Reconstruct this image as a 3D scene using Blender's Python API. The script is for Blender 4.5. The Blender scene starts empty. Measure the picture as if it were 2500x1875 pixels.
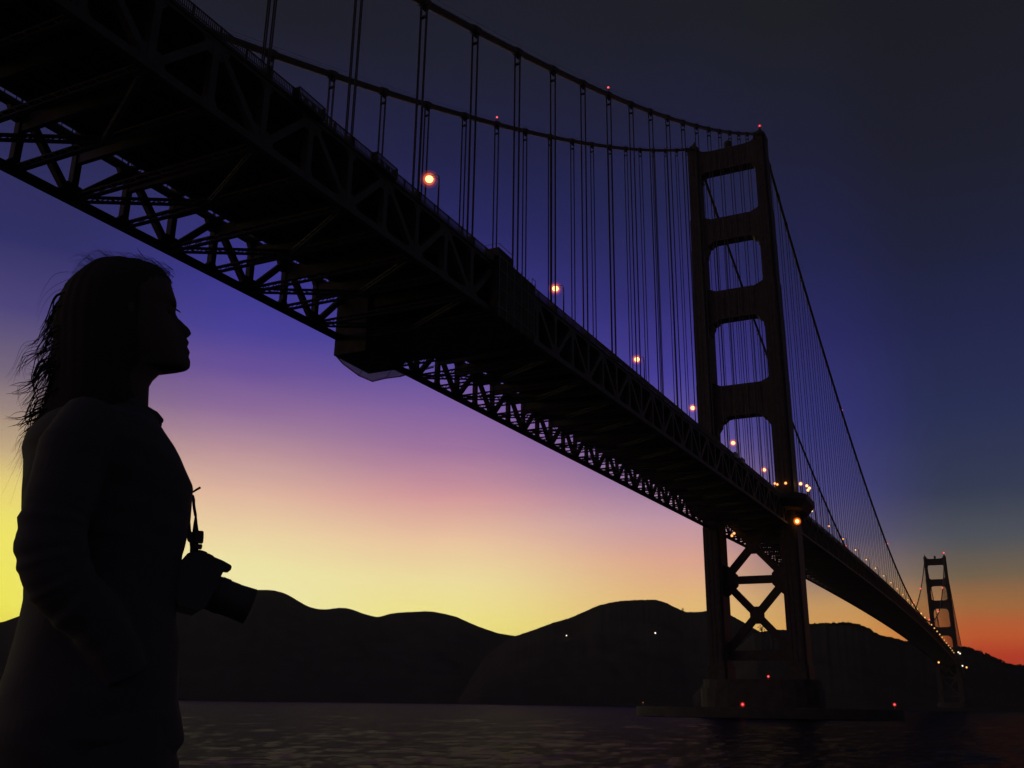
import bpy, bmesh, math, random
import numpy as np
from mathutils import Vector, Matrix
random.seed(7); rng = np.random.default_rng(7)
sc = bpy.context.scene
COL = sc.collection

# ------------------------------------------------------------------ camera
CAM = (76.3168, -354.7719, 4.8993)
Rv = Vector((0.89972054, 0.43629765, 0.01213708)); Uv = Vector((0.125028, -0.28427207, 0.95055636)); Fv = Vector((-0.41817573, 0.85371761, 0.31031485))
cd = bpy.data.cameras.new('camera'); cam = bpy.data.objects.new('camera', cd); COL.objects.link(cam)
M = Matrix(((Rv.x, Uv.x, -Fv.x, CAM[0]), (Rv.y, Uv.y, -Fv.y, CAM[1]), (Rv.z, Uv.z, -Fv.z, CAM[2]), (0, 0, 0, 1)))
cam.matrix_world = M
cd.sensor_width = 36.0; cd.lens = 2383.85 / 2500 * 36.0; cd.clip_start = 0.05; cd.clip_end = 30000
sc.camera = cam
sc.view_settings.view_transform = 'Standard'; sc.view_settings.look = 'None'
sc.view_settings.exposure = 0; sc.view_settings.gamma = 1; sc.view_settings.use_curve_mapping = False

# ------------------------------------------------------------------ sky (dusk, the sun just below the horizon to the west)
def lin(c):
    out = []
    for v in c:
        v /= 255.0
        out.append(v / 12.92 if v <= 0.04045 else ((v + 0.055) / 1.055) ** 2.4)
    return (*out, 1.0)
SUN_AZ = math.radians(-75)            # measured from the bridge axis (+Y) towards +X
world = bpy.data.worlds.new('World'); sc.world = world; world.use_nodes = True
nt = world.node_tree; N = nt.nodes; L = nt.links
for n in list(N): N.remove(n)
def math_node(op, a, b=None, c=None):
    n = N.new('ShaderNodeMath'); n.operation = op
    for i, v in enumerate((a, b, c)):
        if v is None: continue
        if isinstance(v, (int, float)): n.inputs[i].default_value = v
        else: L.new(v, n.inputs[i])
    return n.outputs[0]
tc = N.new('ShaderNodeTexCoord'); sp = N.new('ShaderNodeSeparateXYZ'); L.new(tc.outputs['Generated'], sp.inputs[0])
X_, Y_, Z_ = sp.outputs
hyp = math_node('SQRT', math_node('ADD', math_node('MULTIPLY', X_, X_), math_node('ADD', math_node('MULTIPLY', Y_, Y_), 1e-6)))
dot = math_node('ADD', math_node('MULTIPLY', X_, math.sin(SUN_AZ)), math_node('MULTIPLY', Y_, math.cos(SUN_AZ)))
cosd = math_node('MINIMUM', math_node('MAXIMUM', math_node('DIVIDE', dot, hyp), -1.0), 1.0)
delta = math_node('MULTIPLY', math_node('ARCCOSINE', cosd), 57.29578)
el = math_node('MULTIPLY', math_node('ARCTAN2', Z_, hyp), 57.29578)
nz = N.new('ShaderNodeTexNoise'); nz.inputs['Scale'].default_value = 2.2; nz.inputs['Detail'].default_value = 4; nz.inputs['Roughness'].default_value = 0.55
mpz = N.new('ShaderNodeMapping'); mpz.inputs['Scale'].default_value = (1, 1, 5.5); L.new(tc.outputs['Generated'], mpz.inputs[0]); L.new(mpz.outputs[0], nz.inputs['Vector'])
el = math_node('ADD', el, math_node('MULTIPLY', math_node('SUBTRACT', nz.outputs[0], 0.5), 1.9))
fac = math_node('MINIMUM', math_node('MAXIMUM', math_node('DIVIDE', el, 60.0), 0.0), 1.0)
SKY = [  # angle from the sun's bearing, [(elevation, sRGB), ...]
 (21, [(0, (250,226,66)), (4.4, (247,238,92)), (8, (240,228,104)), (10.5, (226,204,120)), (12.3, (196,170,128)), (14.5, (150,130,124)), (16.5, (112,98,120)), (19.5, (74,66,118)), (23, (47,46,98)), (28, (40,40,82)), (34, (30,31,48)), (44, (25,26,31)), (60, (24,25,30))]),
 (33, [(0, (247,234,138)), (4.5, (247,240,176)), (7, (241,230,168)), (9, (236,210,164)), (11.2, (222,180,158)), (13.5, (182,142,152)), (15.8, (138,104,150)), (18, (102,78,148)), (20.4, (70,62,146)), (23, (56,52,134)), (27, (46,44,104)), (31, (34,34,66)), (37, (27,28,38)), (60, (24,25,30))]),
 (45, [(0, (247,228,108)), (4.2, (248,236,140)), (6.5, (241,224,160)), (8.8, (235,196,160)), (11.4, (210,152,154)), (14, (158,114,155)), (16.5, (122,92,155)), (19, (84,72,150)), (22, (58,54,132)), (27, (38,38,92)), (31, (31,32,68)), (36, (29,30,46)), (43, (25,26,32)), (60, (24,25,30))]),
 (59, [(0, (238,180,84)), (4, (238,198,112)), (6, (230,184,126)), (7.8, (220,164,144)), (9.9, (190,148,164)), (12.5, (140,112,158)), (15, (92,80,152)), (18.5, (64,57,142)), (23, (45,42,106)), (28, (33,35,76)), (33, (29,30,54)), (38, (27,28,37)), (60, (24,25,30))]),
 (67, [(0, (228,140,60)), (3.5, (222,158,78)), (5.2, (200,152,96)), (7, (146,122,112)), (9, (92,84,116)), (11.5, (66,64,120)), (15, (50,50,112)), (20, (40,39,94)), (25, (31,33,70)), (30, (28,29,52)), (37, (27,29,35)), (60, (24,25,30))]),
 (74, [(0, (190,46,28)), (2.4, (194,62,36)), (3.6, (196,90,46)), (5.2, (160,106,62)), (6.9, (112,96,76)), (8.8, (76,80,88)), (11.2, (50,57,80)), (15, (38,45,80)), (19.6, (32,36,72)), (24, (28,31,55)), (29, (27,28,42)), (35, (25,26,34)), (60, (24,25,31))]),
 (115, [(0, (52,44,50)), (6, (47,44,53)), (14, (41,41,54)), (26, (34,35,46)), (40, (28,29,37)), (60, (25,26,32))]),
]
cols = []
for d, stops in SKY:
    r = N.new('ShaderNodeValToRGB'); r.color_ramp.interpolation = 'LINEAR'
    cr = r.color_ramp
    while len(cr.elements) < len(stops): cr.elements.new(0.5)
    for e_, (a, c) in zip(cr.elements, stops): e_.position = a / 60.0
    for e_, (a, c) in zip(cr.elements, stops): e_.color = lin(c)
    L.new(fac, r.inputs[0]); cols.append((d, r.outputs[0]))
cur = cols[0][1]
for (d0, _), (d1, c1) in zip(cols, cols[1:]):
    mr = N.new('ShaderNodeMapRange'); mr.clamp = True; mr.interpolation_type = 'SMOOTHSTEP'
    mr.inputs[1].default_value = d0; mr.inputs[2].default_value = d1; L.new(delta, mr.inputs[0])
    mx = N.new('ShaderNodeMix'); mx.data_type = 'RGBA'
    L.new(mr.outputs[0], mx.inputs[0]); L.new(cur, mx.inputs[6]); L.new(c1, mx.inputs[7]); cur = mx.outputs[2]
bg = N.new('ShaderNodeBackground'); bg.inputs[1].default_value = 1.09; L.new(cur, bg.inputs[0])
ow = N.new('ShaderNodeOutputWorld'); L.new(bg.outputs[0], ow.inputs[0])

# ------------------------------------------------------------------ materials
def mat(name, col, rough=0.6, metal=0.0, noise=0.0, nscale=5.0, bump=0.0, bscale=20.0, spec=0.5):
    m = bpy.data.materials.new(name); m.use_nodes = True
    t = m.node_tree; b = t.nodes['Principled BSDF']
    b.inputs['Base Color'].default_value = (*col, 1); b.inputs['Roughness'].default_value = rough
    b.inputs['Metallic'].default_value = metal; b.inputs['Specular IOR Level'].default_value = spec
    if noise or bump:
        g = t.nodes.new('ShaderNodeTexCoord')
    if noise:
        n = t.nodes.new('ShaderNodeTexNoise'); n.inputs['Scale'].default_value = nscale; n.inputs['Detail'].default_value = 6
        t.links.new(g.outputs['Object'], n.inputs['Vector'])
        r = t.nodes.new('ShaderNodeValToRGB')
        r.color_ramp.elements[0].position = 0.3; r.color_ramp.elements[1].position = 0.7
        r.color_ramp.elements[0].color = (*[c * (1 - noise) for c in col], 1); r.color_ramp.elements[1].color = (*[min(1, c * (1 + noise)) for c in col], 1)
        t.links.new(n.outputs[0], r.inputs[0]); t.links.new(r.outputs[0], b.inputs['Base Color'])
    if bump:
        n2 = t.nodes.new('ShaderNodeTexNoise'); n2.inputs['Scale'].default_value = bscale; n2.inputs['Detail'].default_value = 5
        t.links.new(g.outputs['Object'], n2.inputs['Vector'])
        bp = t.nodes.new('ShaderNodeBump'); bp.inputs['Strength'].default_value = bump
        t.links.new(n2.outputs[0], bp.inputs['Height']); t.links.new(bp.outputs[0], b.inputs['Normal'])
    return m
def glow(name, col, strength):
    m = bpy.data.materials.new(name); m.use_nodes = True; t = m.node_tree
    for n in list(t.nodes): t.nodes.remove(n)
    e = t.nodes.new('ShaderNodeEmission'); e.inputs[0].default_value = (*col, 1); e.inputs[1].default_value = strength
    o = t.nodes.new('ShaderNodeOutputMaterial'); t.links.new(e.outputs[0], o.inputs[0]); return m
def halo_volume(name, col, strength):                       # added light halo around a bulb, imitating bloom: volume emission
    m = bpy.data.materials.new(name); m.use_nodes = True; t = m.node_tree
    for n in list(t.nodes): t.nodes.remove(n)
    e = t.nodes.new('ShaderNodeEmission'); e.inputs[0].default_value = (*col, 1); e.inputs[1].default_value = strength
    o = t.nodes.new('ShaderNodeOutputMaterial'); t.links.new(e.outputs[0], o.inputs['Volume']); return m
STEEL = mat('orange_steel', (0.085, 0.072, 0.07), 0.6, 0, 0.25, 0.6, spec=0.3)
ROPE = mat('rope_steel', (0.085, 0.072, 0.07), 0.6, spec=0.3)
CONC = mat('wet_concrete', (0.075, 0.072, 0.07), 0.9, 0, 0.25, 0.3, 0.3, 2.0)
ASPH = mat('asphalt', (0.05, 0.05, 0.05), 0.9, 0, 0.2, 2)
GALV = mat('grey_metal', (0.3, 0.3, 0.31), 0.5, 0.3)
TARPM = mat('tarp_cloth', (0.55, 0.55, 0.58), 0.8, 0, 0.2, 0.8)
BOARD = mat('scaffold_sheet', (0.075, 0.066, 0.06), 0.9, 0, 0.35, 0.7)
HILLM = mat('hill_scrub', (0.07, 0.065, 0.06), 1.0, 0, 0.2, 0.01, spec=0.0)
LEAF = mat('leaf', (0.06, 0.07, 0.04), 1.0, spec=0.0)
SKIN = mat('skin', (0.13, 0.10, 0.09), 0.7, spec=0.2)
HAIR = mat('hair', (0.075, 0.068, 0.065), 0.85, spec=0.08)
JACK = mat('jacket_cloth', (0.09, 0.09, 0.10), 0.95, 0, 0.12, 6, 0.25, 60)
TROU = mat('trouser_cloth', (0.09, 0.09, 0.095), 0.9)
SHOE = mat('shoe_leather', (0.06, 0.05, 0.05), 0.6)
PLAS = mat('black_plastic', (0.09, 0.09, 0.095), 0.5)
STRAP = mat('strap_webbing', (0.05, 0.05, 0.055), 0.8)
LENSG = mat('lens_glass', (0.02, 0.02, 0.03), 0.05)
BULB = glow('sodium_bulb', (1.0, 0.70, 0.25), 2.2)
BULB2 = glow('warm_bulb', (1.0, 0.50, 0.15), 1.7)
WHITE = glow('white_bulb', (1.0, 0.86, 0.66), 1.8)
REDL = glow('red_bulb', (1.0, 0.10, 0.10), 1.6)
HALO = halo_volume('amber_halo', (1.0, 0.15, 0.003), 0.50)
HALO2 = halo_volume('faint_amber_halo', (1.0, 0.10, 0.002), 0.055)
HALOR = halo_volume('red_halo', (1.0, 0.03, 0.02), 0.25)  # red bloom added around beacons and marker lights

# ------------------------------------------------------------------ helpers
class MB:
    def __init__(s): s.v = []; s.f = []
    def add(s, vs, fs):
        o = len(s.v); s.v += [tuple(map(float, q)) for q in vs]; s.f += [tuple(i + o for i in f) for f in fs]; return s
    def box(s, x0, x1, y0, y1, z0, z1):
        return s.add([(x0,y0,z0),(x1,y0,z0),(x1,y1,z0),(x0,y1,z0),(x0,y0,z1),(x1,y0,z1),(x1,y1,z1),(x0,y1,z1)],
                     [(0,3,2,1),(4,5,6,7),(0,1,5,4),(1,2,6,5),(2,3,7,6),(3,0,4,7)])
    def bar(s, a, b, w, h, up=(0, 0, 1)):
        a = Vector(a); b = Vector(b); d = (b - a).normalized(); up = Vector(up)
        if abs(d.dot(up)) > 0.98: up = Vector((0, 1, 0))
        sx = d.cross(up).normalized() * w / 2; uy = sx.cross(d).normalized() * h / 2
        vs = [a - sx - uy, a + sx - uy, a + sx + uy, a - sx + uy, b - sx - uy, b + sx - uy, b + sx + uy, b - sx + uy]
        return s.add(vs, [(3,2,1,0),(4,5,6,7),(0,1,5,4),(1,2,6,5),(2,3,7,6),(3,0,4,7)])
    def tube(s, pts, rad, n=8, cap=True):
        pts = [Vector(p) for p in pts]; k = len(pts)
        if not hasattr(rad, '__len__'): rad = [rad] * k
        ref = None; vs = []
        for i, p in enumerate(pts):
            d = (pts[min(i + 1, k - 1)] - pts[max(i - 1, 0)]).normalized()
            if ref is None: ref = Vector((0, 0, 1)) if abs(d.z) < 0.9 else Vector((1, 0, 0))
            a = (ref - d * ref.dot(d)).normalized(); ref = a; b = d.cross(a)
            vs += [p + (a * math.cos(t) + b * math.sin(t)) * rad[i] for t in (2 * math.pi * j / n for j in range(n))]
        fs = [(i*n + j, i*n + (j+1) % n, (i+1)*n + (j+1) % n, (i+1)*n + j) for i in range(k - 1) for j in range(n)]
        if cap: fs += [tuple(reversed(range(n))), tuple(range((k-1)*n, k*n))]
        return s.add(vs, fs)
    def ball(s, c, r, n=12, m=8, sz=1.0):
        c = Vector(c); vs = [c + Vector((0, 0, -r*sz))]
        for i in range(1, m):
            t = math.pi * i / m
            vs += [c + Vector((math.sin(t)*math.cos(2*math.pi*j/n)*r, math.sin(t)*math.sin(2*math.pi*j/n)*r, -math.cos(t)*r*sz)) for j in range(n)]
        vs.append(c + Vector((0, 0, r*sz)))
        fs = [(0, 1+(j+1) % n, 1+j) for j in range(n)]
        for i in range(m-2): fs += [(1+i*n+j, 1+i*n+(j+1) % n, 1+(i+1)*n+(j+1) % n, 1+(i+1)*n+j) for j in range(n)]
        b = 1+(m-2)*n; fs += [(b+j, b+(j+1) % n, len(vs)-1) for j in range(n)]
        return s.add(vs, fs)
    def loft(s, rings, cap=True):
        n = len(rings[0]); vs = [q for r in rings for q in r]
        fs = [(i*n+j, i*n+(j+1) % n, (i+1)*n+(j+1) % n, (i+1)*n+j) for i in range(len(rings)-1) for j in range(n)]
        if cap: fs += [tuple(reversed(range(n))), tuple(range((len(rings)-1)*n, len(rings)*n))]
        return s.add(vs, fs)
    def prism_y(s, poly, y0, y1):                    # polygon in x,z extruded along y
        n = len(poly)
        return s.add([(x, y0, z) for x, z in poly] + [(x, y1, z) for x, z in poly],
                     [tuple(range(n)), tuple(reversed(range(n, 2*n)))] + [(i, i+n, (i+1) % n + n, (i+1) % n) for i in range(n)])
    def mesh(s, name):
        me = bpy.data.meshes.new(name); me.from_pydata(s.v, [], s.f); me.validate(); me.update(); return me
def fixn(me):
    bm = bmesh.new(); bm.from_mesh(me); bmesh.ops.recalc_face_normals(bm, faces=bm.faces); bm.to_mesh(me); bm.free()
def put(name, mb, m, parent=None, smooth=False, loc=None):
    me = mb if isinstance(mb, bpy.types.Mesh) else mb.mesh(name)
    if not isinstance(mb, bpy.types.Mesh): fixn(me)
    if m and not me.materials: me.materials.append(m)
    if smooth:
        for p in me.polygons: p.use_smooth = True
    o = bpy.data.objects.new(name, me); COL.objects.link(o)
    if parent: o.parent = parent
    if loc is not None: o.location = loc
    return o
def thing(name, label, cat, loc=(0, 0, 0), group=None, rot=0):
    o = bpy.data.objects.new(name, None); COL.objects.link(o); o.location = loc; o.rotation_euler = (0, 0, rot)
    o['label'] = label; o['category'] = cat
    if group: o['group'] = group
    o.empty_display_size = 0.1
    return o
def dup(root, loc, label, group=None):
    r = root.copy(); COL.objects.link(r); r.location = loc; r['label'] = label
    if group: r['group'] = group
    for ch in list(root.children):
        c = ch.copy(); COL.objects.link(c); c.parent = r
        for g in list(ch.children):
            d = g.copy(); COL.objects.link(d); d.parent = c
    return r
def unpix(px, py):                                   # unit bearing of a photo direction (used once, to survey the far ridges)
    d = Fv * 2383.85 + Rv * (px - 1250) - Uv * (py - 937.5)
    return math.atan2(d.x, d.y), math.atan2(d.z, math.hypot(d.x, d.y))

# ------------------------------------------------------------------ bridge geometry (metres; y=0 at the near tower, +Y towards the far one)
ZB, GS, GM, CM, ZT = 65.687, 0.02388, 0.02577, -0.0000201, 75.336
H0, CA, CB, SAG = 226.589, 0.59365, 0.00038552, 142.065
XC = 13.7; SPAN = 1280.16
def grade(y):
    if y < 0: return GS * y
    if y > SPAN: return -GS * (y - SPAN) + GM * SPAN + CM * SPAN * SPAN
    return GM * y + CM * y * y
def cable_z(y):
    if y < 0: return H0 + CA * y + CB * y * y
    if y > SPAN: t = SPAN - y; return H0 + CA * t + CB * t * t
    t = y / SPAN; return H0 - 4 * SAG * t * (1 - t)

# ------------------------------------------------------------------ water
WZ = 1.0
def waves(x, y, r):
    h = np.zeros_like(x); g = np.random.default_rng(3)
    for k in range(46):
        lam = 0.9 * (34 / 0.9) ** (k / 45.0); th = g.normal(-1.1, 0.42); ph = g.uniform(0, 6.28)
        kx, ky = math.cos(th) * 6.283 / lam, math.sin(th) * 6.283 / lam
        amp = 0.0095 * lam ** 0.62
        fade = np.clip(1.6 - r * 0.010 / lam * 1.3, 0, 1)
        amp *= 1.0 if lam < 7 else 0.55
        w = np.sin(kx * x + ky * y + ph + 0.8 * np.sin(0.31 * ky * x - 0.27 * kx * y + ph * 2))
        h += amp * fade * (1 - np.abs(w) * 1.35)
    return h
azs = np.concatenate([np.radians(np.linspace(-68, 14, 560)), np.radians(np.linspace(15, 290, 90))])
rs = np.concatenate([[6.0], 8.0 * (12000 / 8.0) ** (np.linspace(0, 1, 420))])
A, Rr = np.meshgrid(azs, rs)
xx = CAM[0] + np.sin(A) * Rr; yy = CAM[1] + np.cos(A) * Rr
zz = WZ + waves(xx, yy, Rr)
n_ = len(azs); m_ = len(rs)
verts = np.stack([xx.ravel(), yy.ravel(), zz.ravel()], 1)
ii, jj = np.meshgrid(np.arange(m_ - 1), np.arange(n_), indexing='ij'); j2 = (jj + 1) % n_
faces = np.stack([ii*n_ + jj, (ii+1)*n_ + jj, (ii+1)*n_ + j2, ii*n_ + j2], -1).reshape(-1, 4)
me = bpy.data.meshes.new('water'); me.from_pydata(verts.tolist(), [], faces.tolist()); me.update()
WAT = bpy.data.materials.new('sea_water'); WAT.use_nodes = True
t = WAT.node_tree; b = t.nodes['Principled BSDF']
t.nodes.remove(b)
df = t.nodes.new('ShaderNodeBsdfDiffuse'); df.inputs[0].default_value = (0.13, 0.165, 0.23, 1)
gl = t.nodes.new('ShaderNodeBsdfGlossy'); gl.inputs['Roughness'].default_value = 0.15; gl.inputs[0].default_value = (0.085, 0.086, 0.090, 1)
fr = t.nodes.new('ShaderNodeFresnel'); fr.inputs[0].default_value = 1.33; ms = t.nodes.new('ShaderNodeMixShader')
t.links.new(fr.outputs[0], ms.inputs[0]); t.links.new(df.outputs[0], ms.inputs[1]); t.links.new(gl.outputs[0], ms.inputs[2]); t.links.new(ms.outputs[0], t.nodes['Material Output'].inputs[0])
g = t.nodes.new('ShaderNodeTexCoord'); mp = t.nodes.new('ShaderNodeMapping'); mp.vector_type = 'TEXTURE'; mp.inputs['Rotation'].default_value = (0, 0, math.radians(27)); mp.inputs['Scale'].default_value = (3.2, 1.0, 1)
t.links.new(g.outputs['Object'], mp.inputs[0])
n1 = t.nodes.new('ShaderNodeTexNoise'); n1.inputs['Scale'].default_value = 0.85; n1.inputs['Detail'].default_value = 9; n1.inputs['Roughness'].default_value = 0.62
t.links.new(mp.outputs[0], n1.inputs['Vector'])
bp = t.nodes.new('ShaderNodeBump'); bp.inputs['Strength'].default_value = 1.0; bp.inputs['Distance'].default_value = 0.6
t.links.new(n1.outputs[0], bp.inputs['Height'])
for q_ in (df, gl, fr): t.links.new(bp.outputs[0], q_.inputs['Normal'])
water = put('water', me, WAT, smooth=True); water['kind'] = 'structure'; water['label'] = 'dark rippled strait water with faint warm glints near the shore'

# ------------------------------------------------------------------ promenade under the photographer and the woman
GZ = CAM[2] - 0.74
ed = Vector((math.sin(math.radians(-27)), math.cos(math.radians(-27)), 0)); es = Vector((ed.y, -ed.x, 0)); C0 = Vector(CAM)
def quad(a0, a1, s0, s1): return [C0 + ed * a + es * s_ for a, s_ in ((a0, s0), (a0, s1), (a1, s1), (a1, s0))]
q = quad(-60, 3.5, -70, 70); mb = MB()
mb.add([(v.x, v.y, -3) for v in q] + [(v.x, v.y, GZ) for v in q], [(0,3,2,1),(4,5,6,7),(0,1,5,4),(1,2,6,5),(2,3,7,6),(3,0,4,7)])
o = put('pavement', mb, CONC); o['kind'] = 'structure'; o['label'] = 'concrete shore walk ending at the seawall'

# ------------------------------------------------------------------ hills across the strait
def ridge(name, prof, r0, r1, r2, seed, jag, label):
    prof = [(unpix(px, py)) for px, py in prof]
    az = np.array([a for a, e in prof]); e = np.array([q for a, q in prof])
    n = 420; aa = np.linspace(az[0], az[-1], n); ee = np.interp(aa, az, e)
    ker = np.hanning(9); ker /= ker.sum(); ee = np.convolve(np.pad(ee, 4, 'edge'), ker, 'valid')
    g = np.random.default_rng(seed)
    def fn(s):
        ph = g.uniform(0, 6.28, 5)
        return sum(np.sin(aa * s * (1.7 ** i) + ph[i]) / (1.5 ** i) for i in range(5)) / 2.5
    J = g.normal(0, 1, n); J = np.convolve(J, [0.25, 0.5, 0.25], 'same')
    rr = r1 * (1 + 0.03 * fn(9))
    zr = CAM[2] + rr * np.tan(ee) + J * jag
    rows = []
    M1, M2 = 22, 14
    for i in range(M1 + M2 + 1):
        if i <= M1:
            u = i / M1; base = r0 * (1 + 0.05 * fn(7) * 0)
            r = r0 + (rr - r0) * u; hgt = -2 + (zr + 2) * (u ** 0.85)
            hgt = hgt + (zr * 0.05) * fn(26 + 30 * i / M1) * math.sin(math.pi * u) ** 1.2 - zr * 0.10 * math.sin(math.pi * u)
        else:
            u = (i - M1) / M2; r = rr + (r2 - rr) * u; hgt = zr * (1 - u) ** 1.1 - 3 * u - u * (1 - u) * 20
        rows.append(np.stack([CAM[0] + np.sin(aa) * r, CAM[1] + np.cos(aa) * r, hgt], 1))
    V = np.concatenate(rows); ii, jj = np.meshgrid(np.arange(M1 + M2), np.arange(n - 1), indexing='ij')
    F = np.stack([ii*n + jj, ii*n + jj + 1, (ii+1)*n + jj + 1, (ii+1)*n + jj], -1).reshape(-1, 4)
    me = bpy.data.meshes.new(name); me.from_pydata(V.tolist(), [], F.tolist()); me.update()
    o = put(name, me, HILLM, smooth=True); o['kind'] = 'structure'; o['label'] = label
    return aa, rr, zr
ridge('hill', [(-900,1600),(-600,1560),(-300,1540),(-120,1530),(0,1521),(38,1507),(120,1478),(220,1455),(330,1446),(420,1450),(510,1446),(560,1442),(600,1440),(660,1440),(678,1443),(700,1450),(750,1480),(780,1488),(805,1487),(831,1483),(855,1486),(890,1499),(915,1506),(927,1507),(950,1498),(983,1495),(1040,1492),(1060,1493),(1113,1505),(1164,1528),(1215,1546),(1260,1553),(1300,1560),(1400,1600),(1520,1700)],
      2500, 3300, 4600, 1, 0.5, 'far rounded headland ridge behind the woman')
ridge('hill', [(1120,1700),(1180,1610),(1230,1566),(1260,1552),(1300,1539),(1345,1522),(1390,1509),(1425,1494),(1458,1479),(1485,1472),(1514,1467),(1560,1464.5),(1599,1464),(1620,1469),(1639,1478),(1660,1488),(1673,1494),(1700,1494),(1727,1491.5),(1784,1502),(1819,1521),(1851,1540),(1900,1565),(2000,1620),(2080,1700)],
      2050, 2750, 3600, 2, 0.45, 'broad domed headland hill left of the near tower')
rC = ridge('hill', [(1690,1700),(1780,1600),(1840,1545),(1870,1540),(1899,1537),(1917,1538),(1940,1532),(1977,1526),(2050,1524),(2093,1527),(2118,1540),(2142,1554),(2172,1560.5),(2194,1567),(2213,1571),(2260,1574),(2300,1577),(2336,1581),(2356,1581),(2367,1583),(2395,1592),(2417,1604),(2443,1615),(2455,1622),(2477,1626),(2500,1628),(2600,1645),(2800,1668),(3200,1690)],
      1600, 2050, 2900, 3, 0.9, 'wooded headland slope behind the far tower')
mb = MB(); aa, rr, zr = rC
for k in range(900):                                 # scrub and trees along the crest
    i = int(rng.integers(95, 405)); 
    if rng.random() < 0.45: i = int(120 + 60 * rng.random())
    x = CAM[0] + math.sin(aa[i]) * rr[i] * (1 + rng.normal(0, 0.004)); y = CAM[1] + math.cos(aa[i]) * rr[i]
    s_ = rng.uniform(1.5, 3.6); z = zr[i]
    for q in range(3):
        a = rng.uniform(0, 6.28, 3); c = np.array([x, y, z]) + rng.normal(0, 1, 3) * [s_, s_, s_ * 0.3]
        P = [c + np.array([math.cos(t_) * s_, math.sin(t_) * s_, rng.uniform(-0.4, 0.5) * s_]) for t_ in (0, 2.1, 4.2)] + [c + np.array([0, 0, s_ * rng.uniform(0.5, 1.0)]), c - np.array([0, 0, s_])]
        mb.add(P, [(0,1,3),(1,2,3),(2,0,3),(1,0,4),(2,1,4),(0,2,4)])
o = put('scrub_treeline', mb, LEAF); o['kind'] = 'stuff'; o['label'] = 'scrub and low trees along the crest of the wooded headland'
def ridge_tree(px, py, r, h, label):
    a, e = unpix(px, py); x = CAM[0] + math.sin(a) * r; y = CAM[1] + math.cos(a) * r; z = CAM[2] + r * math.tan(e)
    T = thing('ridge_tree', label, 'tree', (x, y, z - h))
    put('trunk', MB().tube([(0, 0, -3), (0.2, 0, h * 0.5), (0, 0.2, h * 0.9)], [0.9, 0.6, 0.25], 7), LEAF, T)
    mb = MB()
    for k in range(60):
        c = rng.normal(0, 1, 3) * [h * 0.22, h * 0.22, h * 0.2] + [0, 0, h * 0.68]; s_ = h * 0.1
        P = [c + rng.normal(0, 1, 3) * s_ for _ in range(3)]; mb.add(P, [(0, 1, 2)])
    put('crown', mb, LEAF, T)
ridge_tree(1667, 1486, 2700, 11, 'small lone tree on the right shoulder of the domed hill')
ridge_tree(1859, 1529, 2030, 14, 'tree on the ridge seen through the lower tower bracing')

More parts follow.
